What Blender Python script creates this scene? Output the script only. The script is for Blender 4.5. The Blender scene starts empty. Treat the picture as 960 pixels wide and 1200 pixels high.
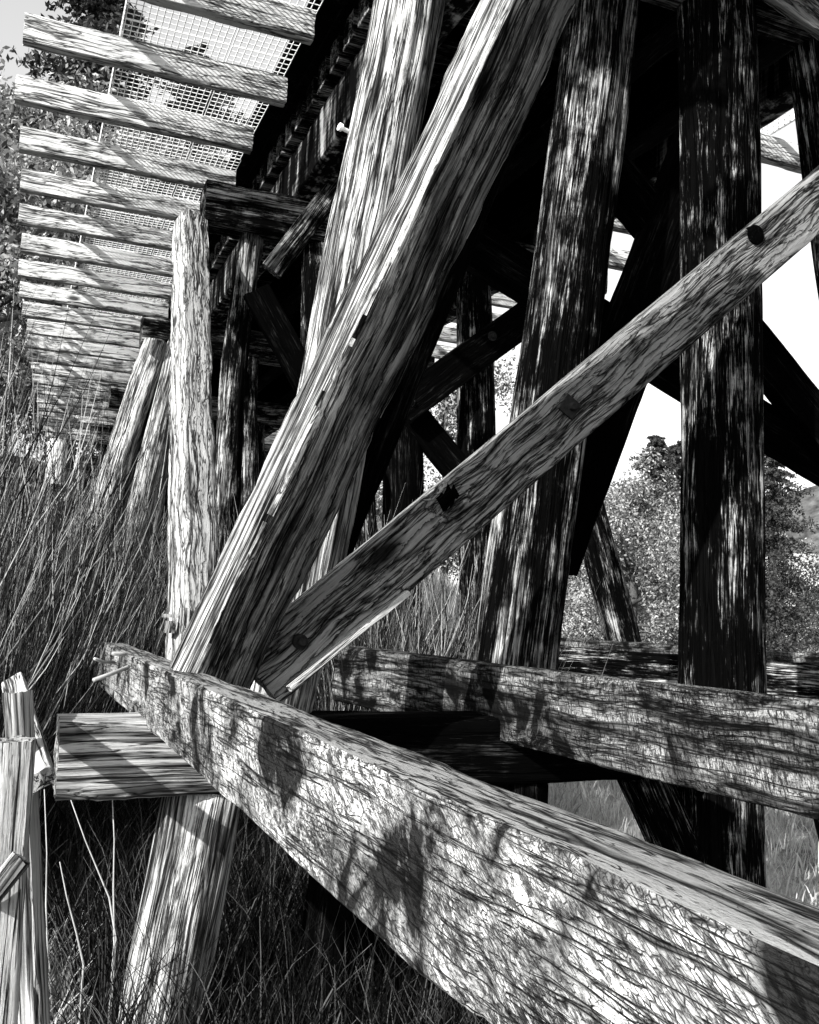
import bpy, math, random
from mathutils import Vector, Matrix, noise
random.seed(7)
C = bpy.context.scene.collection
V = Vector
R = math.radians

# ------------------------------------------------------------------ camera
W_, H_, F_ = 960.0, 1200.0, 1150.0
YAW, PITCH, ROLL = R(21.8), R(5.86), R(2.3)
CAM = V((0, 0, 0))
fw = V((math.sin(YAW)*math.cos(PITCH), math.cos(YAW)*math.cos(PITCH), math.sin(PITCH)))
rt = V((math.cos(YAW), -math.sin(YAW), 0))
up = rt.cross(fw)
cx = rt*math.cos(ROLL) + up*math.sin(ROLL)
cy = -rt*math.sin(ROLL) + up*math.cos(ROLL)
cam = bpy.data.cameras.new('camera')
cam.sensor_fit = 'HORIZONTAL'; cam.sensor_width = 36; cam.lens = F_/W_*36
cam.clip_start = 0.05; cam.clip_end = 3000
co = bpy.data.objects.new('camera', cam); C.objects.link(co)
M = Matrix((cx, cy, -fw)).transposed().to_4x4(); M.translation = CAM
co.matrix_world = M
bpy.context.scene.camera = co

def ray(px, py):
    return (fw*F_ + cx*(px-W_/2) - cy*(py-H_/2)).normalized()
def P(px, py, Y):                       # where the sight line meets the bent plane y = Y
    d = ray(px, py); return CAM + d*(Y/d.y)
def PZ(px, py, z):
    d = ray(px, py); return CAM + d*(z/d.z)

# ------------------------------------------------------------------ world and sun
SUN = V((-0.77, -0.47, 0.48)).normalized()
el = math.asin(SUN.z); az = math.atan2(SUN.x, SUN.y)
w = bpy.data.worlds.new('World'); bpy.context.scene.world = w; w.use_nodes = True
nt = w.node_tree; bg = nt.nodes['Background']
sky = nt.nodes.new('ShaderNodeTexSky'); sky.sky_type = 'NISHITA'; sky.sun_disc = False
sky.sun_elevation = el; sky.sun_rotation = az; sky.dust_density = 2.0; sky.air_density = 1.0
bw = nt.nodes.new('ShaderNodeSeparateColor')
nt.links.new(sky.outputs[0], bw.inputs[0]); nt.links.new(bw.outputs['Blue'], bg.inputs[0])   # monochrome, as blue-sensitive film sees it
bg.inputs[1].default_value = 0.14
sl = bpy.data.lights.new('sun', 'SUN'); sl.energy = 4.8; sl.angle = R(0.5); sl.color = (1, 0.99, 0.975)
so = bpy.data.objects.new('sun', sl); C.objects.link(so)
so.rotation_euler = (-SUN).to_track_quat('-Z', 'Y').to_euler()
vs = bpy.context.scene.view_settings
vs.view_transform = 'Standard'; vs.look = 'None'; vs.exposure = 1.0; vs.gamma = 1

# ------------------------------------------------------------------ materials
def g(v): return (v, v*1.005, v*0.995, 1)
class NB:
    def __init__(s, name, rough=0.85):
        s.m = bpy.data.materials.new(name); s.m.use_nodes = True
        s.t = s.m.node_tree; s.b = s.t.nodes['Principled BSDF']
        s.b.inputs['Roughness'].default_value = rough
        s.b.inputs['Specular IOR Level'].default_value = 0.04
    def n(s, typ, **k):
        x = s.t.nodes.new(typ)
        for a, b in k.items(): setattr(x, a, b)
        return x
    def l(s, a, b): s.t.links.new(a, b)
    def math(s, op, a, b=None, clamp=False):
        x = s.n('ShaderNodeMath', operation=op); x.use_clamp = clamp
        for i, v in enumerate((a, b)):
            if v is None: continue
            if isinstance(v, (int, float)): x.inputs[i].default_value = v
            else: s.l(v, x.inputs[i])
        return x.outputs[0]
    def coords(s, warp=0.0):
        tc = s.n('ShaderNodeTexCoord'); oi = s.n('ShaderNodeObjectInfo')
        r = s.math('MULTIPLY', oi.outputs['Random'], 37.0)
        a = s.n('ShaderNodeVectorMath', operation='ADD'); s.l(tc.outputs['Object'], a.inputs[0]); s.l(r, a.inputs[1])
        if warp:
            nz = s.n('ShaderNodeTexNoise'); nz.inputs['Scale'].default_value = 2.3; nz.inputs['Detail'].default_value = 1
            s.l(a.outputs[0], nz.inputs['Vector'])
            sb = s.n('ShaderNodeVectorMath', operation='SUBTRACT'); s.l(nz.outputs['Color'], sb.inputs[0]); sb.inputs[1].default_value = (.5, .5, .5)
            sc = s.n('ShaderNodeVectorMath', operation='MULTIPLY'); s.l(sb.outputs[0], sc.inputs[0]); sc.inputs[1].default_value = (warp, warp, 0)
            ad = s.n('ShaderNodeVectorMath', operation='ADD'); s.l(a.outputs[0], ad.inputs[0]); s.l(sc.outputs[0], ad.inputs[1])
            return ad.outputs[0]
        return a.outputs[0]
    def mapping(s, vec, scale, rot=(0, 0, 0)):
        m = s.n('ShaderNodeMapping'); s.l(vec, m.inputs['Vector'])
        m.inputs['Scale'].default_value = scale; m.inputs['Rotation'].default_value = rot
        return m.outputs[0]
    def noise(s, vec, scale=1, detail=6, rough=.6, dist=0):
        x = s.n('ShaderNodeTexNoise'); s.l(vec, x.inputs['Vector'])
        x.inputs['Scale'].default_value = scale; x.inputs['Detail'].default_value = detail
        x.inputs['Roughness'].default_value = rough; x.inputs['Distortion'].default_value = dist
        return x.outputs['Fac']
    def edge(s, vec, rnd=1.0):
        x = s.n('ShaderNodeTexVoronoi', feature='DISTANCE_TO_EDGE'); s.l(vec, x.inputs['Vector'])
        x.inputs['Scale'].default_value = 1; x.inputs['Randomness'].default_value = rnd
        return x.outputs['Distance']
    def ramp(s, f, pts):
        x = s.n('ShaderNodeValToRGB'); e = x.color_ramp.elements
        while len(e) > 1: e.remove(e[-1])
        for i, (p, c) in enumerate(pts):
            if i == 0: e[0].position = p; q = e[0]
            else: q = e.new(p)
            q.color = g(c)
        s.l(f, x.inputs[0]); return x.outputs[0]
    def ramp_f(s, f, lo, hi, floor=0.0):
        x = s.n('ShaderNodeMapRange'); x.clamp = True; s.l(f, x.inputs['Value'])
        x.inputs['From Min'].default_value = lo; x.inputs['From Max'].default_value = hi; x.inputs['To Min'].default_value = floor
        return x.outputs[0]

def wood(name, light, dark, cov, grain=34, along=1.0, band=0.06, warp=0.04, crack=(30, .7), cw=.035, crack2=(11, .28), cw2=.03,
         rings=0.0, bump=0.9, strokes=None, patch=0.25, knots=0, rough=.95, spec=.015):
    """bleached fibres standing out of dark creosote; cov = how much of the surface is still dark"""
    b = NB(name, rough); c = b.coords(warp); b.b.inputs['Specular IOR Level'].default_value = spec
    A = b.noise(b.mapping(c, (grain, grain, along)), 1, 10, .72, .3)
    F = b.noise(b.mapping(c, (grain*4.5, grain*4.5, along*3.5)), 1, 4, .7, 0)
    B = b.noise(b.mapping(c, (6, 6, .9)), 1, 5, .62, .3)
    D = b.noise(c, 5.5, 8, .72)
    v = b.math('MULTIPLY', A, 1-patch*1.6-.26)
    v = b.math('ADD', v, b.math('MULTIPLY', F, .26))
    v = b.math('ADD', v, b.math('MULTIPLY', B, patch))
    v = b.math('ADD', v, b.math('MULTIPLY', D, patch*.6))
    col = b.ramp(v, [(max(0, cov-band*1.4), dark), (cov-band*.3, dark*.5+light*.16), (cov+band*.7, light*.72), (min(1, cov+band*3), light)])
    def lines(sc, wdt, mk, dist=.25):
        n = b.noise(b.mapping(c, (sc[0], sc[0], sc[1])), 1, 3, .55, dist)
        r = b.math('ABSOLUTE', b.math('SUBTRACT', n, .5))
        m = b.noise(b.mapping(c, mk), 1, 3, .6)
        t = b.math('MULTIPLY', b.math('SUBTRACT', m, .40, True), wdt*7)
        return b.math('DIVIDE', r, b.math('ADD', t, .0015), True)
    ck = b.math('MULTIPLY', lines(crack, cw, (12, 12, 1.6)), lines(crack2, cw2, (7, 7, .7)))
    if strokes:          # short slanting checks of a weathered, lichened face
        rx, sc, wd = strokes
        e = b.edge(b.mapping(b.mapping(c, (1, 1, 1), (0, rx, .3)), sc))
        m = b.noise(c, 6.5, 4, .65)
        t = b.math('MULTIPLY', b.math('SUBTRACT', m, .40, True), wd)
        ck = b.math('MULTIPLY', ck, b.math('ADD', b.math('MULTIPLY', b.math('DIVIDE', e, b.math('ADD', t, .006), True), .72), .28))
        n2 = b.noise(b.mapping(b.mapping(c, (1, 1, 1), (0, rx, .3)), (90, 60, 26)), 1, 5, .7)
        ck = b.math('MULTIPLY', ck, b.ramp_f(n2, .38, .49, .12))
        st = b.noise(c, 3.4, 6, .62, .6)
        ck = b.math('MULTIPLY', ck, b.ramp_f(st, .42, .54, .03))
    if rings:
        wv = b.n('ShaderNodeTexWave', wave_type='RINGS', rings_direction='Z', wave_profile='SAW')
        b.l(b.mapping(c, (1, 1, 1), (.05, .09, 0)), wv.inputs['Vector'])
        wv.inputs['Scale'].default_value = rings; wv.inputs['Distortion'].default_value = 3.0
        wv.inputs['Detail'].default_value = 4; wv.inputs['Detail Scale'].default_value = 1.4; wv.inputs['Detail Roughness'].default_value = .65
        ck = b.math('MULTIPLY', ck, b.ramp_f(wv.outputs['Fac'], .02, .30, .12))
    if knots:
        kv = b.n('ShaderNodeTexVoronoi', feature='F1'); b.l(b.mapping(c, (knots, knots, knots*.42)), kv.inputs['Vector']); kv.inputs['Scale'].default_value = 1
        ck = b.math('MULTIPLY', ck, b.ramp_f(kv.outputs['Distance'], .07, .15, .08))
    mix = b.n('ShaderNodeMix', data_type='RGBA'); b.l(ck, mix.inputs['Factor'])
    mix.inputs['A'].default_value = g(dark*.5); b.l(col, mix.inputs['B'])
    b.l(mix.outputs['Result'], b.b.inputs['Base Color'])
    bp = b.n('ShaderNodeBump'); bp.inputs['Strength'].default_value = bump; bp.inputs['Distance'].default_value = .02
    hh = b.math('ADD', b.math('MULTIPLY', v, 1.1), b.math('MULTIPLY', ck, .4))
    b.l(hh, bp.inputs['Height']); b.l(bp.outputs[0], b.b.inputs['Normal'])
    return b.m

M_pale   = wood('weathered_pale_pile', .66, .010, .465, grain=44, along=2.4, band=.035, warp=.02, crack=(34, 1.0), cw=.10, crack2=(14, .4), cw2=.06, bump=1.2)
M_creo   = wood('creosoted_pile', .50, .002, .540, grain=38, along=2.0, band=.020, warp=.02, crack=(30, .9), cw=.10, bump=1.1, patch=.30)
M_creo2  = wood('creosoted_pile_streaked', .48, .002, .522, grain=36, along=1.8, band=.025, warp=.02, crack=(30, .9), cw=.11, bump=1.1, patch=.33)
M_black  = wood('creosoted_timber', .07, .001, .58, grain=36, along=2.0, band=.04, warp=.02, bump=.8)
M_brace  = wood('grey_sawn_timber', .29, .006, .43, grain=40, along=3.4, band=.05, warp=.06, crack=(40, 2.6), cw=.06, crack2=(15, 1.5), cw2=.05, rings=6, bump=.9, knots=2.6, patch=.32)
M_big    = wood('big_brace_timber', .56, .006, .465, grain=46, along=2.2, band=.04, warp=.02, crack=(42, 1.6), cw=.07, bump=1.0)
M_bigf   = wood('shade_toned_brace_face', .20, .002, .485, grain=40, along=1.8, band=.06, warp=.05, crack=(40, 1.4), cw=.06, crack2=(20, .5), cw2=.04, rings=7, bump=.8)  # same timber made darker: shade on the broad face put into its colour
M_gtop   = wood('worn_shaded_girt_top', .34, .02, .40, grain=40, along=16, band=.09, warp=.04, crack=(40, 5), cw=.05, crack2=(16, 1.6), cw2=.045, bump=1.1, patch=.30)  # own cracks; weaker sun on the top put into its greyer colour
M_post   = wood('pale_square_timber', .50, .015, .43, grain=34, along=2.6, band=.06, warp=.07, crack=(34, 3.0), cw=.05, rings=5, bump=.8, knots=3.0)
M_girt   = wood('lichened_girt', .84, .006, .455, grain=40, along=12, band=.07, warp=.02, crack=(46, 2.4), cw=.03, crack2=(18, .8), cw2=.02, strokes=(-.45, (170, 120, 44), .6), bump=1.2, patch=.40)
M_girt2  = wood('weathered_girt', .42, .005, .470, grain=40, along=6, band=.05, warp=.04, crack=(34, 3), cw=.06, crack2=(12, .5), cw2=.08, bump=1.2, patch=.40, knots=2.0, strokes=(-1.25, (120, 90, 40), .45))
M_sill   = wood('grey_sill', .60, .008, .43, grain=40, along=2.2, band=.06, warp=.02, crack=(34, 1.2), cw=.06, crack2=(13, .25), cw2=.09, bump=1.1)
M_joist  = wood('joist_plank', .66, .02, .425, grain=28, along=2.6, band=.06, warp=.07, crack=(26, 2.0), cw=.05, bump=.7, patch=.36, knots=2.8)
def stringer_mat():  # vertical streaks of sunlight through deck gaps, painted as pale colour
    b = NB('light_streaked_stringer', .95); c = b.coords(0); b.b.inputs['Specular IOR Level'].default_value = .03
    n = b.noise(b.mapping(c, (1.3, 9, 9)), 1, 5, .6, .2); f = b.noise(b.mapping(c, (40, 40, 3)), 1, 4, .6)
    v = b.math('ADD', b.math('MULTIPLY', n, .8), b.math('MULTIPLY', f, .2))
    b.l(b.ramp(v, [(.50, .003), (.56, .08), (.64, .42)]), b.b.inputs['Base Color']); return b.m
M_str = stringer_mat()

def simple(name, v, rough=.6, metal=0, var=.4, scale=30):
    b = NB(name, rough); b.b.inputs['Metallic'].default_value = metal
    n = b.noise(b.coords(), scale, 5, .6)
    b.l(b.ramp(n, [(.3, v*(1-var)), (.7, v)]), b.b.inputs['Base Color']); return b.m
M_wire = simple('galvanised_steel', .88, .5, 0, .1)
M_iron = simple('rusted_iron', .03, .9, 0, .6, 60)
M_white = simple('white_painted_post', .85, .6, 0, .15, 9)
M_bark = simple('bark', .10, .9, 0, .6, 14)
M_stem = simple('dry_stem', .42, .9, 0, .4, 12)
def strip_mat():
    b = NB('perforated_strip', .5)
    x = b.n('ShaderNodeTexVoronoi', feature='F1'); tc = b.n('ShaderNodeTexCoord')
    b.l(b.mapping(tc.outputs['Object'], (0, 0, 14)), x.inputs['Vector']); x.inputs['Randomness'].default_value = 0
    x.inputs['Scale'].default_value = 1
    b.l(b.ramp(x.outputs['Distance'], [(.10, .12), (.16, .8)]), b.b.inputs['Base Color']); return b.m
M_strip = strip_mat()
def leafm(name, a, c, tr=.25, mid=.5):
    b = NB(name, .6)
    gi = b.n('ShaderNodeNewGeometry')
    b.l(b.ramp(gi.outputs['Random Per Island'], [(0, a), (.6, a+(c-a)*mid), (1, c)]), b.b.inputs['Base Color'])
    t = b.n('ShaderNodeBsdfTranslucent'); b.l(b.ramp(gi.outputs['Random Per Island'], [(0, a*.8), (1, c*.8)]), t.inputs[0])
    mx = b.n('ShaderNodeMixShader'); mx.inputs[0].default_value = tr
    out = b.t.nodes['Material Output']
    b.l(b.b.outputs[0], mx.inputs[1]); b.l(t.outputs[0], mx.inputs[2]); b.l(mx.outputs[0], out.inputs[0])
    return b.m
M_leaf  = leafm('bright_leaves', .02, .55, .25, .42)
M_leafd = leafm('dark_needles', .015, .10)
M_broom = leafm('broom_stems', .0005, .38, .06, .05)
M_grass = leafm('dry_grass', .06, .50, .2)
M_meadow = leafm('meadow_grass', .25, .85, .35, .6)
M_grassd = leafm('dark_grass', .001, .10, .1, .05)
def ground_mat():
    b = NB('soil_and_litter', .95); tc = b.n('ShaderNodeTexCoord')
    n = b.noise(tc.outputs['Object'], 1.1, 9, .7); n2 = b.noise(tc.outputs['Object'], 38, 5, .7)
    m = b.math('ADD', b.math('MULTIPLY', n, .6), b.math('MULTIPLY', n2, .4))
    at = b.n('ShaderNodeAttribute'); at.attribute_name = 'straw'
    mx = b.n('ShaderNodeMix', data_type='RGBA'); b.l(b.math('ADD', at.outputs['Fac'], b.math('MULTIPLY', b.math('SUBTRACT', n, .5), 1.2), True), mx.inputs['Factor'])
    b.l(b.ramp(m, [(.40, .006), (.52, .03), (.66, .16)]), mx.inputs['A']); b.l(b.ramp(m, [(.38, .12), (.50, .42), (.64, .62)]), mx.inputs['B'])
    b.l(mx.outputs['Result'], b.b.inputs['Base Color'])
    bp = b.n('ShaderNodeBump'); bp.inputs['Distance'].default_value = .05; b.l(m, bp.inputs['Height']); b.l(bp.outputs[0], b.b.inputs['Normal'])
    return b.m
M_ground = ground_mat()
M_hill = simple('far_hill_forest', .13, .95, 0, .9, .22)

# ------------------------------------------------------------------ object helpers
WM = {}
def place(o, parent, Mw):
    C.objects.link(o)
    if parent is not None:
        o.parent = parent; o.matrix_basis = WM[parent.name].inverted() @ Mw
    else: o.matrix_basis = Mw
    WM[o.name] = Mw.copy()
    return o
def empty(name, loc, parent=None):
    o = bpy.data.objects.new(name, None); o.empty_display_size = .2
    return place(o, parent, Matrix.Translation(loc))
def tag(o, label=None, cat=None, group=None, kind=None):
    if label: o['label'] = label
    if cat: o['category'] = cat
    if group: o['group'] = group
    if kind: o['kind'] = kind
    return o
def mesh(name, vs_, fs, mat, smooth=True):
    m = bpy.data.meshes.new(name); m.from_pydata([tuple(v) for v in vs_], [], fs); m.update()
    m.materials.append(mat)
    if smooth:
        for p in m.polygons: p.use_smooth = True
    return m
def frame(p0, axis, n):
    a = axis.normalized(); s = a.cross(n).normalized(); nn = s.cross(a).normalized()
    Mx = Matrix((s, nn, a)).transposed().to_4x4(); Mx.translation = p0
    return Mx

def sweep(rings, L_, cap=True):
    k = len(rings[0]); vs_ = [v for r in rings for v in r]; fs = []
    for i in range(len(rings)-1):
        for j in range(k):
            a = i*k+j; b = i*k+(j+1) % k
            fs.append((a, b, b+k, a+k))
    if cap:
        for i, rev in ((0, True), (len(rings)-1, False)):
            c = sum((V(v) for v in rings[i]), V())/k; ci = len(vs_); vs_.append(c)
            for j in range(k):
                a = i*k+j; b = i*k+(j+1) % k
                fs.append((b, a, ci) if rev else (a, b, ci))
    return vs_, fs

def timber_mesh(name, L, w, t, mat, seed=0, amp=.006, seg=.05, chip=.012, taper=1.0, bow=0.0, gouges=(), K=7):
    """sawn timber, local z = length, y = front normal; worn edges, wandering faces"""
    so_ = V((seed*7.3, seed*3.1, seed*1.7))
    n = max(6, int(L/seg)); ps = []
    ch = min(w, t)*.05
    hw, ht = w/2, t/2
    cs = [(-hw, -ht), (hw, -ht), (hw, ht), (-hw, ht)]
    for q in range(4):
        a = cs[q]; b = cs[(q+1) % 4]
        ln = math.hypot(b[0]-a[0], b[1]-a[1])
        for i in range(K+1):
            f = ch/ln + (1-2*ch/ln)*i/K
            ps.append((a[0]+(b[0]-a[0])*f, a[1]+(b[1]-a[1])*f, 1 if i in (0, K) else 0, 1-abs(2*i/K-1)))
    rings = []
    for i in range(n+1):
        z = L*i/n; f = 1+(taper-1)*i/n; r = []
        bx = bow*math.sin(math.pi*i/n) + .004*noise.noise(V((z*.5, 0, 9))+so_)
        for (x, y, e, mid) in ps:
            q = V((x*14, y*14, z*1.6))+so_
            d = noise.noise(q)*amp + noise.noise(q*2.7)*amp*.5
            if e: d -= max(0, noise.noise(V((x*3, y*3, z*3.2))+so_)+.05)*chip*2.2 + abs(noise.noise(V((x, y, z*14))+so_))*chip*.5
            u = V((x, y, 0)); un = u.normalized()
            zz = z
            if i in (0, n): zz += noise.noise(V((x*26, y*26, i))+so_)*.008
            for (gz, gx, gy, gr, gd) in gouges:
                dd = math.sqrt((z-gz)**2*.5+(x-gx)**2+(y-gy)**2)
                if dd < gr: d -= gd*(1-dd/gr)**.7
            r.append(V(((x+un.x*d)*f+bx, (y+un.y*d)*f, zz)))
        rings.append(r)
    vs_, fs = sweep(rings, L)
    m = mesh(name, vs_, fs, mat)
    # flat ends
    for p in m.polygons[-2*len(ps):]: p.use_smooth = False
    try: m.set_sharp_from_angle(angle=R(38))
    except Exception: pass
    return m

def timber(name, p0, p1, w, t, n, mat, parent, label=None, ext=(0, 0), **k):
    a = (p1-p0).normalized(); p0 = p0-a*ext[0]; p1 = p1+a*ext[1]
    k.setdefault('seed', random.random()*50)
    o = bpy.data.objects.new(name, timber_mesh(name, (p1-p0).length, w, t, mat, **k))
    place(o, parent, frame(p0, p1-p0, n))
    if label: o['label'] = label
    return o

def pile_mesh(name, L, r0, r1, mat, seed=0, amp=.016, seg=.06, segs=64, bow=.03):
    so_ = V((seed*5.1, seed*2.3, seed*9.7)); n = max(8, int(L/seg)); rings = []
    for i in range(n+1):
        z = L*i/n; rr = r0+(r1-r0)*i/n; r = []
        bx = bow*noise.noise(V((z*.45, 0, 3))+so_)*2; by = bow*noise.noise(V((z*.45, 7, 3))+so_)
        for j in range(segs):
            t = 2*math.pi*j/segs; c, s_ = math.cos(t), math.sin(t)
            d = noise.noise(V((c*1.2, s_*1.2, z*.5))+so_)*.03
            d += noise.noise(V((c*4.5, s_*4.5, z*.55))+so_)*amp
            rg = abs(noise.noise(V((c*7, s_*7, z*.35))+so_*2))
            d -= max(0, .10-rg)*amp*9
            d += noise.noise(V((c*13, s_*13, z*2.2))+so_)*amp*.35
            r.append(V((c*(rr+d)+bx, s_*(rr+d)+by, z)))
        rings.append(r)
    vs_, fs = sweep(rings, L); return mesh(name, vs_, fs, mat)
def pile(name, p0, p1, r0, r1, mat, parent, label=None, **k):
    k.setdefault('seed', random.random()*50)
    o = bpy.data.objects.new(name, pile_mesh(name, (p1-p0).length, r0, r1, mat, **k))
    place(o, parent, frame(p0, p1-p0, V((0, -1, 0))))
    if label: o['label'] = label
    return o

def lathe(name, prof, mat, Mw, parent, segs=18, label=None):
    rings = [[V((r*math.cos(2*math.pi*j/segs), r*math.sin(2*math.pi*j/segs), z)) for j in range(segs)] for r, z in prof]
    vs_, fs = sweep(rings, 1)
    o = bpy.data.objects.new(name, mesh(name, vs_, fs, mat, False)); place(o, parent, Mw)
    if label: o['label'] = label
    return o
def second_face(o, mat, test):
    o.data.materials.append(mat)
    for p in o.data.polygons:
        if test(p.normal): p.material_index = 1
def bolt(parent, p, n, r=.035):
    ref = V((0, 0, 1)) if abs(n.normalized().z) < .9 else V((1, 0, 0))
    s = n.cross(ref).normalized()
    w_ = lathe('bolt', [(r, -.02), (r, .008), (r*.93, .011), (r*.5, .011), (r*.5, .035), (r*.38, .042)], M_iron, frame(p, n, s), parent)
    return w_

def tube_mesh(name, pts, rad, mat, k=6):
    rings = []
    for i, p in enumerate(pts):
        d = (pts[min(i+1, len(pts)-1)]-pts[max(i-1, 0)]).normalized()
        a = d.cross(V((.3, .5, .8))).normalized(); b = d.cross(a)
        r = rad[i] if isinstance(rad, (list, tuple)) else rad
        rings.append([p+a*r*math.cos(2*math.pi*j/k)+b*r*math.sin(2*math.pi*j/k) for j in range(k)])
    vs_, fs = sweep(rings, 1); return vs_, fs
class Acc:
    def __init__(s): s.v = []; s.f = []
    def add(s, vs_, fs):
        o = len(s.v); s.v += [V(v) for v in vs_]; s.f += [tuple(i+o for i in f) for f in fs]
    def box(s, lo, hi):
        x0, y0, z0 = lo; x1, y1, z1 = hi
        s.add([(x0, y0, z0), (x1, y0, z0), (x1, y1, z0), (x0, y1, z0), (x0, y0, z1), (x1, y0, z1), (x1, y1, z1), (x0, y1, z1)],
              [(0, 3, 2, 1), (4, 5, 6, 7), (0, 1, 5, 4), (1, 2, 6, 5), (2, 3, 7, 6), (3, 0, 4, 7)])
    def obj(s, name, mat, parent=None, loc=V((0, 0, 0)), smooth=False):
        o = bpy.data.objects.new(name, mesh(name, s.v, s.f, mat, smooth)); return place(o, parent, Matrix.Translation(loc))

# ------------------------------------------------------------------ terrain
def sm(a, b, x):
    t = min(1, max(0, (x-a)/(b-a))); return t*t*(3-2*t)
def gz(x, y):
    z = -2.05
    z += 6.0*sm(14, 34, y)*(1-sm(7, 16, x-(y-20)*.25))       # bank the bridge runs into
    z += 4.0*sm(-5, -22, x)*(1-.3*sm(0, -10, y))             # slope up on the sunny side
    z += .5*sm(3, -1, x)*sm(7, 11, y)
    r = math.hypot(x, y)
    z += 5*sm(45, 120, r)+5*sm(46, 85, r)*sm(5, 20, x)
    z += .22*noise.noise(V((x*.23, y*.23, 0)))+.07*noise.noise(V((x*.9, y*.9, 4)))
    return z
def coordset(lim):
    out = []; x = 0; st = .45
    while x < lim: out.append(x); x += st; st *= 1.06 if x > 12 else 1.0
    out.append(lim); return [-q for q in out[:0:-1]]+out
gx = coordset(900)
vsg = [(x, y, gz(x, y)) for y in gx for x in gx]; n_ = len(gx)
fsg = [(j*n_+i, j*n_+i+1, (j+1)*n_+i+1, (j+1)*n_+i) for j in range(n_-1) for i in range(n_-1)]
gm_ = mesh('ground', vsg, fsg, M_ground)
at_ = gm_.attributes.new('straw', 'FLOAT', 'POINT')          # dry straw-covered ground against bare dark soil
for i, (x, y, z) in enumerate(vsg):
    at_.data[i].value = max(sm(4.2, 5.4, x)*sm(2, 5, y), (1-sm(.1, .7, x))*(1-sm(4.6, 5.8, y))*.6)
go = bpy.data.objects.new('ground', gm_); place(go, None, Matrix()); tag(go, kind='structure')

# far mountain seen between the right-hand piles
def mountain():
    vs_ = []; fs = []; nu, nv = 90, 16
    for j in range(nv+1):
        for i in range(nu+1):
            a = R(8+68*i/nu); rr = 330+150*j/nv
            h = (1-abs(2*j/nv-1))**.8
            pk = 34+26*math.exp(-((math.degrees(a)-47)/7)**2)+16*math.exp(-((math.degrees(a)-25)/10)**2)
            z = h*(pk+8*noise.noise(V((i*.16, j*.2, 1))))-3
            vs_.append((rr*math.sin(a), rr*math.cos(a), z))
    for j in range(nv):
        for i in range(nu):
            q = j*(nu+1)+i; fs.append((q, q+1, q+nu+2, q+nu+1))
    o = bpy.data.objects.new('mountain', mesh('mountain', vs_, fs, M_hill)); place(o, None, Matrix()); tag(o, kind='structure')
mountain()

# ------------------------------------------------------------------ the trestle bridge
ZC0, ZC1, ZS1 = 3.50, 3.90, 4.40        # cap underside, cap top, stringer top
BR = empty('trestle_bridge', V((3.4, 4.2, -2.0)))
tag(BR, 'old creosoted timber railway trestle with leaning piles, cross braces and mesh walkways', 'bridge')
front = V((0, -1, 0))
B1, BS = 4.25, 4.7
bents = [B1+BS*k for k in range(-1, 6)]

def down(p0, p1, z):     # continue the line p0->p1 to height z
    return p0+(p1-p0)*((z-p0.z)/(p1.z-p0.z))

# caps and sills across every bent
for i, y in enumerate(bents):
    timber('cap', V((1.38, y, (ZC0+ZC1)/2)), V((5.7, y, (ZC0+ZC1)/2)), ZC1-ZC0-.004, .36, V((0, -1, 0)), M_creo2, BR, amp=.004, seg=.1)
    gzz = gz(3.5, y)
    if gzz < -.9 and i > 0 and i != 1:
        timber('sill', V((.3, y, -.62)), V((6.8, y, -.62)), .32, .34, V((0, -1, 0)), M_black, BR, amp=.005, seg=.1)
sl0 = P(69, 875, 4.10)
sill = timber('sill', V((sl0.x, B1-.02, -.625)), V((.98, B1-.02, -.612)), .305, .34, V((0, -1, 0)), M_sill, BR,
       label='squared grey timber end with deep lengthwise cracks, under the bright girt at lower left', amp=.006, chip=.02,
       gouges=())
timber('sill', V((.985, B1, -.612)), V((7.0, B1, -.612)), .305, .34, V((0, -1, 0)), M_black, BR, amp=.006)  # rest of the same sill, its shade put into the colour as black
# stringers
for x, m in ((2.24, M_str), (2.98, M_black), (3.7, M_black), (4.42, M_black), (4.98, M_str)):
    timber('stringer', V((x+.1, -4, (ZC1+ZS1)/2)), V((x+.1, 29, (ZC1+ZS1)/2)), ZS1-ZC1, .26, V((-1, 0, 0)), m, BR, amp=.004, seg=.25)

# railway sleepers under the track
TIE = timber_mesh('sleeper', 3.0,   .24, .24, M_creo2, seed=3, amp=.004, seg=.3)
y = -3.8; k = 0
while y < 28.8 and k < 100:
    o = bpy.data.objects.new('sleeper', TIE)
    place(o, BR, frame(V((2.12, y, ZS1+.13)), V((1, 0, 0)), V((0, -1, 0)))); y += .36; k += 1
a_ = Acc()
for i in range(14):
    x0 = 1.80+i*.245; a_.box((x0, -4, ZS1+.255), (x0+.235, 29, ZS1+.30))
a_.obj('deck_boards', M_black, BR)
for x in (2.85, 4.29):
    r_ = Acc(); r_.box((x-.065, -4, ZS1+.302), (x+.065, 29, ZS1+.322)); r_.box((x-.012, -4, ZS1+.324), (x+.012, 29, ZS1+.41)); r_.box((x-.036, -4, ZS1+.412), (x+.036, 29, ZS1+.455))
    r_.obj('rail', M_iron, BR)

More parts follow.
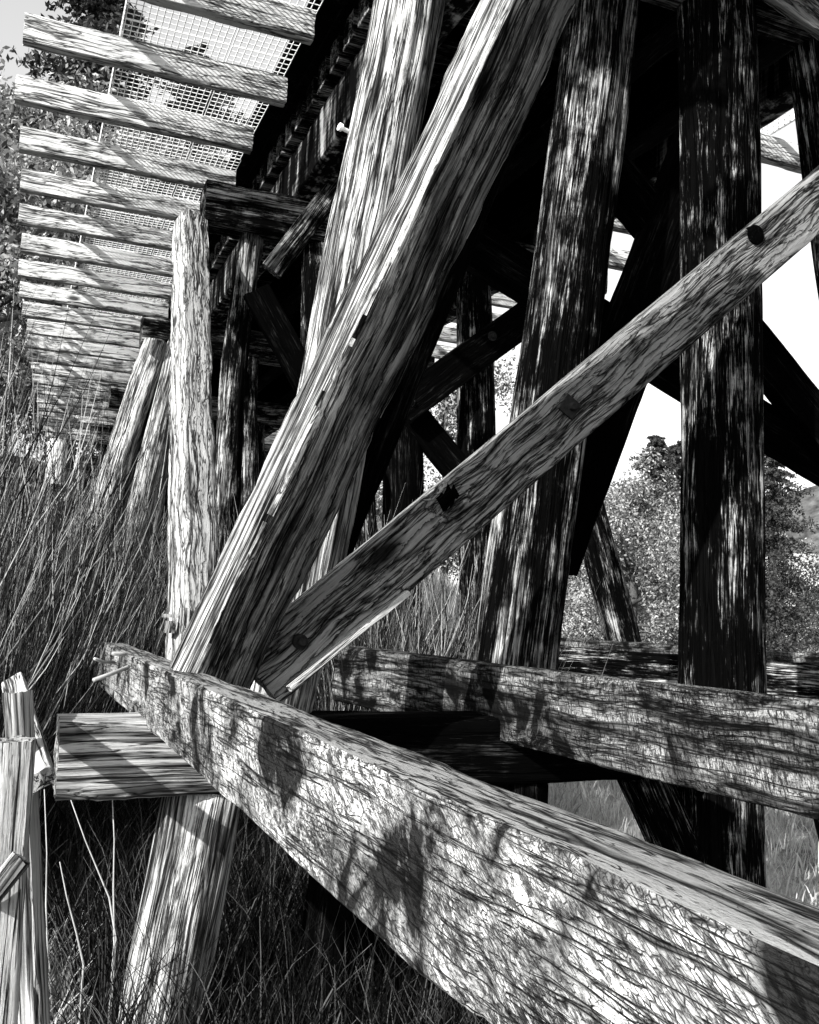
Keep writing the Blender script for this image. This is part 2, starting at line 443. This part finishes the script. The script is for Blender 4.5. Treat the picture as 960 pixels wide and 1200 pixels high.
# walkways either side: joists, grating panels, perforated edge strip
def grating(w, l):
    q = Acc(); nx = int(w/.055); ny = int(l/.075)
    for i in range(nx+1):
        x = w*i/nx; q.box((x-.003, 0, 0), (x+.003, l, .008))
    for j in range(ny+1):
        yy = l*j/ny; q.box((0, yy-.0032, .002), (w, yy+.0032, .007))
    return mesh('grating_panel', q.v, q.f, M_wire, False)
def curve(y): return .0019*max(0, y-8)**2
def walkway(xa, xb, xs, side, lab):
    WK = empty('walkway', V(((xa+xb)/2, 12, ZS1)), BR); WK['label'] = lab
    w = xb-xa; out = xa if side < 0 else xb
    jm = [timber_mesh('joist', w, .235, .12, M_joist, seed=s*1.37, amp=.005, seg=.06, chip=.016) for s in range(9)]
    y0 = PZ(22, 46, ZS1).y; sp = 1.02
    j0 = -int((y0+3)/sp)
    for j in range(j0, 21):
        yy = y0+j*sp
        if yy > 28.5: break
        o = bpy.data.objects.new('joist', jm[(j*5+18) % 9])
        sx = xa+random.uniform(-.05, .05)
        place(o, WK, frame(V((sx+curve(yy)*(side < 0), yy, ZS1+.09)), V((1, 0, 0)), V((0, -1, 0))))
    inn = (xs, xb) if side < 0 else (xa, xs)
    gw = (inn[1]-inn[0]); cut = .62 if side < 0 else .38
    L1, L2 = gw*cut-.012, gw*(1-cut)-.012
    m1, m2 = grating(L1, 2.025), grating(L2, 2.025)
    y = y0+j0*sp-.3
    while y < 28:
        for m, x in ((m1, inn[0]), (m2, inn[0]+gw*cut+.012)):
            o = bpy.data.objects.new('grating_panel', m); place(o, WK, Matrix.Translation((x+curve(y+1)*(side < 0), y, ZS1+.209)))
        y += 2.04
    st = Acc(); st.box((-.045, -.004, 0), (.045, .004, 32))
    o = bpy.data.objects.new('edge_strip', mesh('edge_strip', st.v, st.f, M_strip, False))
    place(o, WK, frame(V((xs-.012, -3.5, ZS1+.262)), V((0, 1, 0)), V((-1, 0, 0))))
    return WK
XL = PZ(22, 46, ZS1).x; XS = PZ(133, 95, ZS1+.2).x
print('XL', XL, 'XS', XS, 'y0', PZ(22, 46, ZS1).y)
walkway(XL, 1.86, XS, -1, 'walkway of pale edge-set planks and galvanised mesh on the sunny left side')
walkway(5.16, 6.95, 6.3, 1, 'walkway of planks and mesh on the far right side')

# --- first bent: the big round piles
def full_pile(tp, bt, Y, r, mat, label=None, ztop=ZC0+.01, zbot=-.47, **k):
    a = P(*tp, Y); b = P(*bt, Y)
    return pile('pile', down(a, b, zbot), down(a, b, ztop), r*1.03, r*.95, mat, BR, label=label, **k)
p1 = full_pile((483, 0), (336, 740), B1+.05, .178, M_pale, 'pale weathered round pile with long furrows, behind the biggest diagonal brace', seed=4)
p2 = full_pile((697, 60), (608, 780), 4.5, .21, M_creo2, 'round pile half bleached and half black, between the two crossing braces', seed=11)
p3 = full_pile((842, 60), (848, 960), B1+.05, .215, M_creo, 'tall black round pile with thin bleached streaks and a pale right side', seed=21)
p4 = full_pile((970, 120), (1035, 600), B1+.1, .20, M_creo)
# lower storey piles of the first bent
def low_pile(tp, bt, Y, r, mat, label=None, **k):
    a = P(*tp, Y); b = P(*bt, Y); gb = gz(b.x, b.y)-.3
    return pile('pile', down(b, a, gb), down(b, a, -.768), r*1.05, r, mat, BR, label=label, **k)
low_pile((242, 920), (185, 1210), B1, .165, M_pale, 'leaning lower pile with broad pale stripes, below the grey sill end', seed=31)
low_pile((750, 905), (790, 1000), B1+.1, .13, M_creo)
low_pile((848, 905), (852, 1020), B1+.05, .22, M_creo)
low_pile((600, 905), (595, 1020), B1+.05, .17, M_black)
low_pile((420, 905), (395, 1100), B1+.1, .17, M_black)
low_pile((980, 905), (1010, 1020), B1+.1, .18, M_black)

# --- big diagonal brace A, leaning out towards the viewer
A0 = P(258, 772, 3.72); A1 = P(622, 0, 2.92)
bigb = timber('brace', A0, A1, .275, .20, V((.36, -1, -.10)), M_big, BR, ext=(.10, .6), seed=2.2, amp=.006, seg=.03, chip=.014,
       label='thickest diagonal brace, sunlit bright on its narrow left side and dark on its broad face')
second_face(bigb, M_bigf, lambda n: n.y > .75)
# --- long plank brace B rising to the right
b0 = P(312, 785, 3.80); b1 = P(962, 232, 3.86)
BL = (b1-b0).length
plank = timber('brace', b0, b1, .265, .10, V((.0, -1, -.05)), M_brace, BR, ext=(.05, .7), seed=5.5, seg=.02, amp=.004, chip=.010,
       label='long grey plank brace rising to the right across two piles, with a bolt and a knot',
       K=16, gouges=((BL*.285, -.055, .05, .075, .05), (BL*.275, -.10, .05, .06, .06)))
plank.data.materials.append(M_black)
for p_ in plank.data.polygons:
    c_ = p_.center
    if math.hypot((c_.z-BL*.285)*.6, c_.x+.065) < .036+.012*noise.noise(c_*40): p_.material_index = 1
bn = V((0, -1, -.05)).normalized()
bolt(plank, P(668, 477, 3.775), bn, .036)
kn = P(886, 275, 3.79)
lathe('knot', [(.052, -.03), (.050, .003), (.036, .008), (.016, .010), (.004, .010)], M_black, frame(kn, bn, V((1, 0, 0))), plank)
timber('lit_edge_strip', P(336, 806, 3.74), P(474, 694, 3.78), .022, .085, V((0, -1, -.1)), M_sill, plank, seed=8, amp=.002, seg=.04, chip=.002, label='added pale strip standing in for the light on the lower edge')  # added strip, the lit lower edge of the plank painted by its pale colour

def plate(parent, p, n, up_, sx=.05):
    q = Acc(); q.box((-sx, -.004, -sx), (sx, .006, sx)); o = bpy.data.objects.new('washer_plate', mesh('washer_plate', q.v, q.f, M_iron, False))
    a = n.normalized(); s_ = a.cross(up_).normalized(); u_ = s_.cross(a)
    Mx = Matrix((s_, a, u_)).transposed().to_4x4(); Mx.translation = p; place(o, parent, Mx)
plate(plank, P(668, 477, 3.765), bn, V((.6, 0, 1)), .042)
bolt(plank, P(352, 752, 3.735), bn, .03)
ga = (A1-A0).normalized(); an = V((.36, -1, -.10)); an = (an-ga*an.dot(ga)).normalized()

# --- dark braces behind
def dark(tp, bt, Y0, Y1, w, t=.12, n=front, mat=M_black, label=None, ext=(0, 0), par=None, name='brace'):
    return timber(name, P(*bt, Y0), P(*tp, Y1), w, t, n, mat, par or BR, label=label, ext=ext, amp=.003, chip=.004)
dark((610, 70), (372, 650), 4.62, 4.62, .30)
dark((830, 150), (640, 660), 4.78, 4.72, .36, ext=(0, .5))
F1 = dark((700, 183), (970, 510), 4.78, 4.78, .27, ext=(.8, .35))
F2 = dark((630, 335), (975, 550), 4.95, 4.95, .27, ext=(.8, .5))
# second bent (y = 8.95)
Y2 = bents[2]
sq = timber('post', P(226, 770, 5.9), P(223, 264, Y2-.1), .25, .25, V((.22, -1, 0)), M_post, BR, seed=14, ext=(.5, .03),
       label='square pale post, sunlit, standing left of the biggest brace', amp=.006, chip=.014)
def bp_(tp, bt, Y, r, mat, **k):
    a = P(*tp, Y); b = P(*bt, Y); return pile('pile', down(a, b, gz(b.x, Y)-.3), down(a, b, ZC0+.01), r*1.06, r*.95, mat, BR, segs=36, **k)
bp_((293, 270), (262, 600), Y2+.05, .12, M_creo2)
bp_((380, 270), (372, 700), Y2, .19, M_creo)
bp_((474, 270), (472, 700), Y2, .19, M_black)
bp_((556, 300), (562, 650), Y2, .19, M_creo)
bp_((612, 260), (728, 750), Y2, .18, M_creo2, label='round pile leaning right, seen beyond the half-bleached pile')
G = dark((606, 380), (474, 476), Y2-.3, Y2-.3, .34, .1, ext=(.05, .3))
bolt(G, P(481, 471, Y2-.35), front, .05); bolt(G, P(577, 394, Y2-.35), front, .05)
dark((470, 470), (560, 580), Y2-.15, Y2-.15, .3, .1, ext=(.3, .5))
dark((384, 232), (318, 318), Y2-.5, Y2-.5, .2, .08, mat=M_creo2, ext=(0, .2))
dark((300, 340), (420, 560), Y2-.25, Y2-.25, .26, .1)
dark((300, 640), (450, 300), Y2+.25, Y2+.25, .26, .1)
# bents three to six
Y3, Y4, Y5, Y6 = bents[3:7]
bp_((196, 400), (132, 620), Y3, .23, M_pale, label='pale round pile leaning left in the third frame of the trestle', seed=41)
bp_((217, 400), (172, 620), Y3-.05, .21, M_pale, seed=42)
bp_((238, 400), (200, 620), Y3, .20, M_creo2)
bp_((183, 402), (108, 640), Y3-.25, .19, M_pale, seed=44)
bp_((207, 408), (152, 640), Y3-.35, .15, M_pale, seed=45)
bp_((162, 474), (104, 640), Y3+.6, .15, M_pale, seed=43)
bp_((292, 400), (285, 640), Y3, .17, M_creo2)
bp_((360, 400), (362, 640), Y3, .17, M_creo)
bp_((420, 400), (430, 640), Y3, .17, M_creo)
bp_((160, 475), (112, 620), Y4, .17, M_creo2)
bp_((190, 475), (172, 620), Y4, .17, M_creo)
bp_((240, 475), (236, 620), Y4, .17, M_creo)
bp_((300, 475), (306, 620), Y4, .17, M_creo)
bp_((352, 475), (380, 620), Y4, .17, M_creo)
for Y in (Y5, Y6):
    for x, dx in ((1.9, -.5), (2.7, -.1), (3.5, 0), (4.3, .1), (5.0, .5)):
        z = gz(x, Y)-.3
        if z < ZC0-.3: pile('pile', V((x+dx, Y, z)), V((x, Y, ZC0+.01)), .18, .17, M_creo, BR, segs=24)
Y0 = bents[0]
for x, dx in ((1.75, -.55), (2.6, -.1), (3.5, 0), (4.3, .1), (5.2, .55)):
    pile('pile', V((x+dx, Y0, gz(x, Y0)-.3)), V((x, Y0, ZC0+.01)), .19, .17, M_creo, BR, segs=24)

# --- longitudinal girts
g1 = timber('girt', V((.655, .12, -.378)), V((.585, 6.15, -.378)), .256, .14, V((-1, 0, 0)), M_girt, BR, seed=9.1, amp=.003, seg=.025, chip=.004,
       label='nearest horizontal girt, broad and bright with lichen and fine cracks, running to the lower right corner',
       gouges=((1.02, -.09, .07, .045, .02),))
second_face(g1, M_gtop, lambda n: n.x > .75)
q0 = PZ(398, 757, -.225); q1 = PZ(985, 828, -.225)
g2 = timber('girt', V((q1.x+.08, q1.y, -.40)), V((q0.x+.08, q0.y, -.40)), .35, .15, V((-1, 0, 0)), M_girt2, BR, ext=(.8, .1), seed=17, amp=.008, chip=.02,
       label='cracked grey girt crossing in front of the black pile, second horizontal beam from the front')
q0 = PZ(560, 752, -.25); q1 = PZ(1000, 781, -.25)
g3 = timber('girt', V((q1.x+.1, q1.y, -.42)), V((q0.x+.1, q0.y, -.42)), .34, .16, V((-1, 0, 0)), M_creo, BR, ext=(.6, .3), seed=19)
timber('girt', V((q1.x+.75, q1.y, -.30)), V((q0.x+.75, q0.y+.6, -.30)), .22, .16, V((-1, 0, 0)), M_girt2, BR, ext=(.6, 1.3), seed=20)

# bits of ironwork
e_ = g1
def rod(pts, r, name='spike', par=g1, mat=M_stem):
    vs_, fs = tube_mesh(name, pts, r, mat, 6)
    o = bpy.data.objects.new(name, mesh(name, vs_, fs, mat)); place(o, par, Matrix()); return o
def px(lst): return [P(a, b, c) for a, b, c in lst]
rod(px([(110, 797, 4.6), (135, 788, 4.7), (150, 782, 4.8), (165, 780, 4.95)]), .010)
rod(px([(132, 766, 4.9), (148, 766, 4.95), (160, 770, 5.0), (166, 776, 5.0)]), .010)
rod(px([(111, 772, 5.0), (122, 776, 5.1), (134, 776, 5.2)]), .008)
pc = P(209, 728, 5.9)
hb = Acc(); hb.box((-.07, -.04, -.07), (-.01, .04, .0)); hb.box((.005, -.05, -.07), (.055, .04, .08)); hb.box((-.10, -.02, .02), (.0, .0, .04))
o = hb.obj('bracket', M_post, sq, pc); 
lathe('bolt', [(.010, 0), (.010, .045), (.019, .045), (.019, .06)], M_wire, frame(P(398, 152, B1+.1)+V((.05, 0, 0)), V((-1, -.25, .15)), V((0, 0, 1))), p1)
# pale plank end hanging at the upper right corner
timber('plank', P(905, -20, 3.4), P(985, 38, 3.4), .16, .06, V((0, -1, -.2)), M_brace, BR, ext=(.1, .3), seed=23)

# ------------------------------------------------------------------ fence at lower left
FN = empty('timber_fence', V((P(20, 865, 3.0).x, 3.0, -2.1)))
tag(FN, 'weathered grey fence post with a split rail at the lower left edge', 'fence')
f0 = P(17, 866, 3.0)
timber('post', V((f0.x+.02, 3.0, gz(f0.x, 3)-.3)), V((f0.x, 3.0, f0.z)), .105, .10, V((.2, -1, 0)), M_sill, FN, seed=3, amp=.005, seg=.03)
timber('post', P(38, 1180, 3.2), P(20, 812, 3.35), .07, .08, V((-.5, -1, 0)), M_sill, FN, seed=6, amp=.004, seg=.03, ext=(.3, 0))
timber('rail', P(15, 800, 4.4), P(46, 915, 3.12), .09, .05, V((-.5, -.6, .8)), M_sill, FN, seed=7, amp=.004, seg=.03)
timber('rail', P(-20, 1062, 2.9), P(24, 1006, 2.9), .055, .04, front, M_sill, FN, seed=8, amp=.004, seg=.015, K=5)

# white marker post behind the broom
wp = P(64, 568, 11.5); a_ = Acc()
def prism(cx_, r, z0, z1, k=12):
    rr = [[V((r*math.cos(2*math.pi*j/k), r*math.sin(2*math.pi*j/k), z)) for j in range(k)] for z in (z0, z1)]
    return sweep(rr, 1)
MK = empty('marker_post', V((wp.x, 11.5, gz(wp.x, 11.5))))
tag(MK, 'short white marker post standing behind the broom bushes at the left', 'marker post')
h = wp.z-MK.location.z
q = Acc(); q.box((-.03, -.03, -.3), (.03, .03, h+.1)); q.obj('stake', M_bark, MK, MK.location)
ptop = P(64, 515, 11.5).z-MK.location.z
q = Acc(); v_, f_ = prism(0, .105, h, ptop-.03); q.add(v_, f_); v_, f_ = prism(0, .09, ptop-.03, ptop); q.add(v_, f_); q.obj('sleeve', M_white, MK, MK.location)

# ------------------------------------------------------------------ vegetation
def ribbon(acc, pts, w):
    base = len(acc.v); d = (pts[-1]-pts[0]).normalized()
    s = d.cross(V((random.uniform(-1, 1), random.uniform(-1, 1), random.uniform(-.3, .3)))).normalized()
    n = len(pts)
    for i, p in enumerate(pts):
        ww = w*(1-.8*i/(n-1))/2
        acc.v += [p-s*ww, p+s*ww]
    for i in range(n-1):
        a = base+2*i; acc.f.append((a, a+1, a+3, a+2))
def broom_mesh(name, n, h, spread, w=.009, mat=M_broom, seed=0):
    random.seed(seed); q = Acc()
    for _ in range(n):
        a = random.uniform(0, 2*math.pi); r = random.random()**.6*.25
        p = V((r*math.cos(a), r*math.sin(a), -.1)); L = h*random.uniform(.55, 1.0)
        lean = random.random()**.8*spread; dr = V((math.cos(a)*lean, math.sin(a)*lean, 1)).normalized()
        pts = [p]
        for i in range(5):
            dr = (dr+V((random.uniform(-.1, .1), random.uniform(-.1, .1), .06))).normalized()
            pts.append(pts[-1]+dr*L/5)
        ribbon(q, pts, w*1.35)
        for k in range(7):
            i = random.randint(1, 4); s0 = pts[i].lerp(pts[i+1], random.random())
            d2 = (dr+V((random.uniform(-.4, .4), random.uniform(-.4, .4), random.uniform(-.05, .25)))).normalized()
            l2 = L*random.uniform(.14, .34); tp = [s0, s0+d2*l2*.5, s0+(d2+V((0, 0, .15))).normalized()*l2]
            ribbon(q, tp, w)
    random.seed(seed+99)
    return mesh(name, q.v, q.f, mat, False)
BM = [broom_mesh('broom_shrub', 620, 2.3, .55, w=.0055, seed=s) for s in (1, 2, 3)]
def shrub(x, y, s, k, label, group, rot=None):
    o = bpy.data.objects.new('broom_shrub', BM[k])
    Mx = Matrix.Translation((x, y, gz(x, y)-.02)) @ Matrix.Rotation(rot if rot is not None else random.uniform(0, 6.28), 4, 'Z') @ Matrix.Diagonal((s, s, s, 1))
    place(o, None, Mx); tag(o, label, 'shrub', group); return o
gl = 'broom bushes on the sunny side of the trestle'
for x, y, s, k, lab in [
    (-.62, 5.9, 1.18, 0, 'dense broom bush at the left edge, nearest of the broom bushes'),
    (-.25, 6.7, 1.05, 1, 'broom bush with pale upright twigs left of the bright girt end'),
    (.45, 8.4, 1.10, 2, 'broom bush growing at the left side of the square pale post'),
    (-.9, 8.0, 1.55, 1, 'tall broom bush at the left edge behind the nearest one'),
    (-.1, 9.3, 1.45, 0, 'broom bush hiding the foot of the white marker post'),
    (.9, 10.6, 1.25, 2, 'broom bush at the feet of the two pale leaning piles'),
    (-1.3, 11.5, 1.9, 2, 'tallest broom bush, far left, below the walkway planks'),
    (.35, 13.2, 1.35, 1, 'far broom bush beyond the white marker post')]:
    shrub(x, y, s, k, lab, gl)
gm = 'broom bushes growing between the piles'
for x, y, s, k, lab in [
    (2.35, 6.6, 1.05, 1, 'broom bush between the biggest brace and the half-bleached pile'),
    (3.0, 7.4, 1.0, 2, 'broom bush seen just above the cracked grey girt'),
    (2.3, 8.2, 1.3, 0, 'broom bush behind the lower end of the biggest brace'),
    (3.9, 8.1, .95, 1, 'low broom bush left of the far leaning pile')]:
    shrub(x, y, s, k, lab, gm)

# dead stems in the lower left
random.seed(5)
gs = 'dry stems under the sill end'
for pts, lab in [
    ([(76, 918, 4.6), (100, 985, 4.6), (128, 1052, 4.5), (136, 1100, 4.5)], 'dry stem leaning across the shade below the sill end'),
    ([(131, 915, 4.5), (134, 985, 4.5), (133, 1040, 4.5), (134, 1105, 4.5)], 'straight dry stem hanging from the sill end to the grass'),
    ([(52, 925, 4.6), (55, 1000, 4.6), (54, 1060, 4.6), (56, 1120, 4.6)], 'straight pale dry stem beside the fence post'),
    ([(70, 1010, 4.4), (78, 1050, 4.4), (90, 1095, 4.4), (98, 1130, 4.4)], 'short curved dry stem between the fence and the leaning lower pile')]:
    pp = px(pts); root = pp[-1].copy(); root.z = gz(root.x, root.y)-.05; pp.append(root)
    vs_, fs = tube_mesh('dry_stem', [p-root for p in pp], [.002, .003, .004, .005, .005], M_stem, 5)
    o = bpy.data.objects.new('dry_stem', mesh('dry_stem', vs_, fs, M_stem)); place(o, None, Matrix.Translation(root)); tag(o, lab, 'plant', gs)

# grass, uncountable
def grass(name, n, area, h, mat, w=.008, seed=1, dens=None):
    random.seed(seed); q = Acc(); c = 0
    while c < n:
        x, y = area(random.random(), random.random())
        if dens and not dens(x, y): continue
        c += 1
        p = V((x, y, gz(x, y)-.02)); L = h*random.uniform(.4, 1.1)
        d = V((random.uniform(-.35, .35), random.uniform(-.35, .35), 1)).normalized()
        pts = [p, p+d*L*.5, p+d*L*.8+V((d.x*.2*L, d.y*.2*L, .0)), p+d*L+V((d.x*.5*L, d.y*.5*L, -.03*L))]
        ribbon(q, pts, w*random.uniform(.6, 1.4))
    o = bpy.data.objects.new(name, mesh(name, q.v, q.f, mat, False)); place(o, None, Matrix()); return o
def lit(x, y):
    return noise.noise(V((x*.8, y*.8, 2))) > -.1
o = grass('grass', 9000, lambda a, b: (-1.0+2.6*a, 3.0+3.2*b), .40, M_grass, .008, 3, lambda x, y: y < 5.5+.5*noise.noise(V((x*3, 5, 0))) and x < .42+.3*noise.noise(V((x*2, y*2, 0))))
tag(o, 'pale dry grass in the lower left corner beside the fence post', 'grass', kind='stuff')
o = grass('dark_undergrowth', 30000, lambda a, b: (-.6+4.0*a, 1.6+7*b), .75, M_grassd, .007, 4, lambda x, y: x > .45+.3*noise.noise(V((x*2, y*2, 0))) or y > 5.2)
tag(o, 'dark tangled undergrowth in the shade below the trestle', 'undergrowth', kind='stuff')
o = grass('meadow_grass', 30000, lambda a, b: (4.6+24*a, 5.0+26*b), .30, M_meadow, .020, 5)
tag(o, 'bright dry meadow grass beyond the right side of the trestle', 'grass', kind='stuff')

o = grass('meadow_grass', 16000, lambda a, b: (4.9+6*a, 5.4+7*b), .20, M_meadow, .010, 6)
tag(o, 'pale dry grass seen under the cracked girt between the dark lower piles', 'grass', kind='stuff')

def leaf(acc, p, s, n=None):
    a = V((random.gauss(0, 1), random.gauss(0, 1), random.gauss(0, 1))).normalized()
    b = a.cross(V((random.gauss(0, 1), random.gauss(0, 1), random.gauss(0, 1)))).normalized()
    i = len(acc.v); acc.v += [p-a*s, p+b*s*.45, p+a*s, p-b*s*.45]; acc.f.append((i, i+1, i+2, i+3))
def broad_tree(seed, h, rad, nl, ls, trunkh=.3):
    random.seed(seed); tr = Acc(); cr = Acc()
    pts = [V((0, 0, -.4))]+[V((random.uniform(-.03, .03)*h*i/4, random.uniform(-.03, .03)*h*i/4, h*.8*i/4)) for i in range(1, 5)]
    tr.add(*tube_mesh('', pts, [h*.028, h*.024, h*.018, h*.012, h*.004], None, 8))
    cl = []
    for i in range(26):
        t = random.uniform(trunkh, .95); a = random.uniform(0, 6.283); k = pts[0].lerp(pts[-1], t)
        prof = math.sin(math.pi*min(1, (t-trunkh*.6)/(1-trunkh*.6)*.85+.12))
        e = k+V((math.cos(a), math.sin(a), random.uniform(.05, .6)))*rad*prof*random.uniform(.55, 1.0)
        m = k.lerp(e, .5)+V((0, 0, -.05*rad))
        tr.add(*tube_mesh('', [k, m, e], [h*.008, h*.005, h*.002], None, 5))
        cl.append((e, rad*random.uniform(.16, .34))); cl.append((m, rad*random.uniform(.14, .24)))
        for _ in range(2):
            o2 = e+V((random.gauss(0, 1), random.gauss(0, 1), random.gauss(0, .7)))*rad*.25; cl.append((o2, rad*random.uniform(.09, .2)))
    tot = sum(c[1]**2 for c in cl)
    for c, r in cl:
        for _ in range(int(nl*r*r/tot)):
            d = V((random.gauss(0, 1), random.gauss(0, 1), random.gauss(0, .8))).normalized()*r*random.random()**.4
            leaf(cr, c+d, ls*random.uniform(.6, 1.3))
    return mesh('trunk', tr.v, tr.f, M_bark), mesh('crown', cr.v, cr.f, M_leaf, False)
def conifer(seed, h, rad, mat=M_leafd):
    random.seed(seed); tr = Acc(); cr = Acc()
    tr.add(*tube_mesh('', [V((0, 0, -.4)), V((0, 0, h*.5)), V((0, 0, h))], [h*.018, h*.011, .01], None, 7))
    z = h*.12
    while z < h*.985:
        t = 1-z/h; L = rad*(t**.65)*random.uniform(.45, 1.15)+.10
        for k in range(random.randint(4, 6)):
            a = random.uniform(0, 6.283); d = V((math.cos(a), math.sin(a), 0)); l = L*random.uniform(.6, 1.1)
            p = V((0, 0, z)); n = 6; pr = p
            for i in range(1, n+1):
                f = i/n; q = p+d*l*f+V((0, 0, .10*l*f-.32*l*f*f))
                for _ in range(15):
                    leaf(cr, pr.lerp(q, random.random())+V((random.gauss(0, .07), random.gauss(0, .07), random.gauss(-.06, .07)))*l*(1.1-f*.5), .012*rad+.03)
                pr = q
        z += h*.012*random.uniform(.5, 1.5)
    return mesh('trunk', tr.v, tr.f, M_bark), mesh('crown', cr.v, cr.f, mat, False)
BT = [broad_tree(11, 8, 2.8, 24000, .058, .12), broad_tree(12, 7, 2.9, 24000, .058, .08), broad_tree(13, 9, 2.7, 24000, .058, .18)]
CT = [conifer(21, 11, 4.2), conifer(22, 12, 4.6)]
random.seed(50)
def tree(name, kind, k, x, y, s, label, group):
    m = (BT if kind == 'b' else CT)[k]
    e = bpy.data.objects.new(name, None)
    place(e, None, Matrix.Translation((x, y, gz(x, y))) @ Matrix.Rotation(random.uniform(0, 6.28), 4, 'Z') @ Matrix.Diagonal((s, s, s, 1)))
    for n, me in (('trunk', m[0]), ('crown', m[1])):
        o = bpy.data.objects.new(n, me); C.objects.link(o); o.parent = e
    tag(e, label, 'tree', group)
gA = 'trees on the bank at the left'
for kind, k, px_, d, s, lab in [
    ('b', 0, -125, 24, 1.7, 'leafy tree at the left edge level with the walkway planks'),
    ('b', 1, -260, 17, 1.3, 'nearest leafy tree, cut by the left edge'),
    ('b', 2, 60, 31, 1.45, 'leafy tree seen past the outer ends of the walkway planks'),
    ('b', 1, 120, 36, 1.35, 'leafy tree seen through the walkway mesh'),
    ('b', 0, 210, 40, 1.2, 'leafy tree behind the far end of the walkway'),
    ('c', 0, 70, 38, 1.95, 'dark conifer rising above the first walkway plank at the upper left'),
    ('b', 2, 165, 33, 1.5, 'tall leafy tree whose crown fills the mesh between the first walkway planks'),
    ('b', 0, -30, 34, 1.85, 'tall leafy tree at the far upper left, left of the dark conifer'),
    ('c', 1, 200, 44, 1.85, 'dark conifer showing through the mesh near the top')]:
    a = YAW+math.atan((px_-480)/F_); tree('broadleaf_tree' if kind == 'b' else 'conifer', kind, k, d*math.tan(a), d, s, lab, gA)
gB = 'trees in the meadow beyond the trestle'
for kind, k, px_, dist, s, lab in [
    ('b', 1, 520, 34, 1.35, 'tree glimpsed between the biggest brace and the half-bleached pile'),
    ('b', 0, 610, 36, 1.1, 'tree hidden mostly behind the half-bleached pile'),
    ('b', 2, 700, 33, .95, 'light tree just right of the half-bleached pile'),
    ('b', 0, 742, 27, .86, 'bushy light tree above the far leaning pile'),
    ('b', 1, 790, 34, 1.00, 'light tree whose edge meets the tall black pile'),
    ("c", 0, 768, 42, .92, 'conifer whose dark top shows left of the tall black pile'),
    ("c", 1, 796, 46, .88, 'conifer partly hidden by the tall black pile'),
    ('b', 2, 850, 32, .80, 'tree hidden behind the tall black pile'),
    ('c', 1, 908, 27, .56, 'conifer with spreading branches right of the tall black pile'),
    ('b', 1, 935, 28, .50, 'low light bush at the right edge'),
    ('b', 0, 985, 31, .62, 'light bush cut by the right edge'),
    ('b', 1, 870, 52, .6, 'tree on the rising slope beyond the tall black pile'),
    ('b', 0, 730, 55, .62, 'tree on the rising slope above the far leaning pile'),
    ('b', 2, 960, 55, .45, 'tree on the rising slope at the right edge below the mountain'),
    ('b', 2, 900, 36, .50, 'small light tree behind the right-hand conifer')]:
    a = YAW+math.atan((px_-480)/F_); tree('broadleaf_tree' if kind == 'b' else 'conifer', kind, k, dist*math.sin(a), dist*math.cos(a), s, lab, gB)

# thin wire crossing the sky gap
wv_, wf_ = tube_mesh('wire', [P(640, 410, 9.4), P(715, 368, 9.3), P(735, 352, 9.2), P(790, 345, 9.2)], .006, M_iron, 5)
o = bpy.data.objects.new('wire', mesh('wire', wv_, wf_, M_iron)); place(o, BR, Matrix())

sc = bpy.context.scene
sc.render.engine = 'CYCLES'
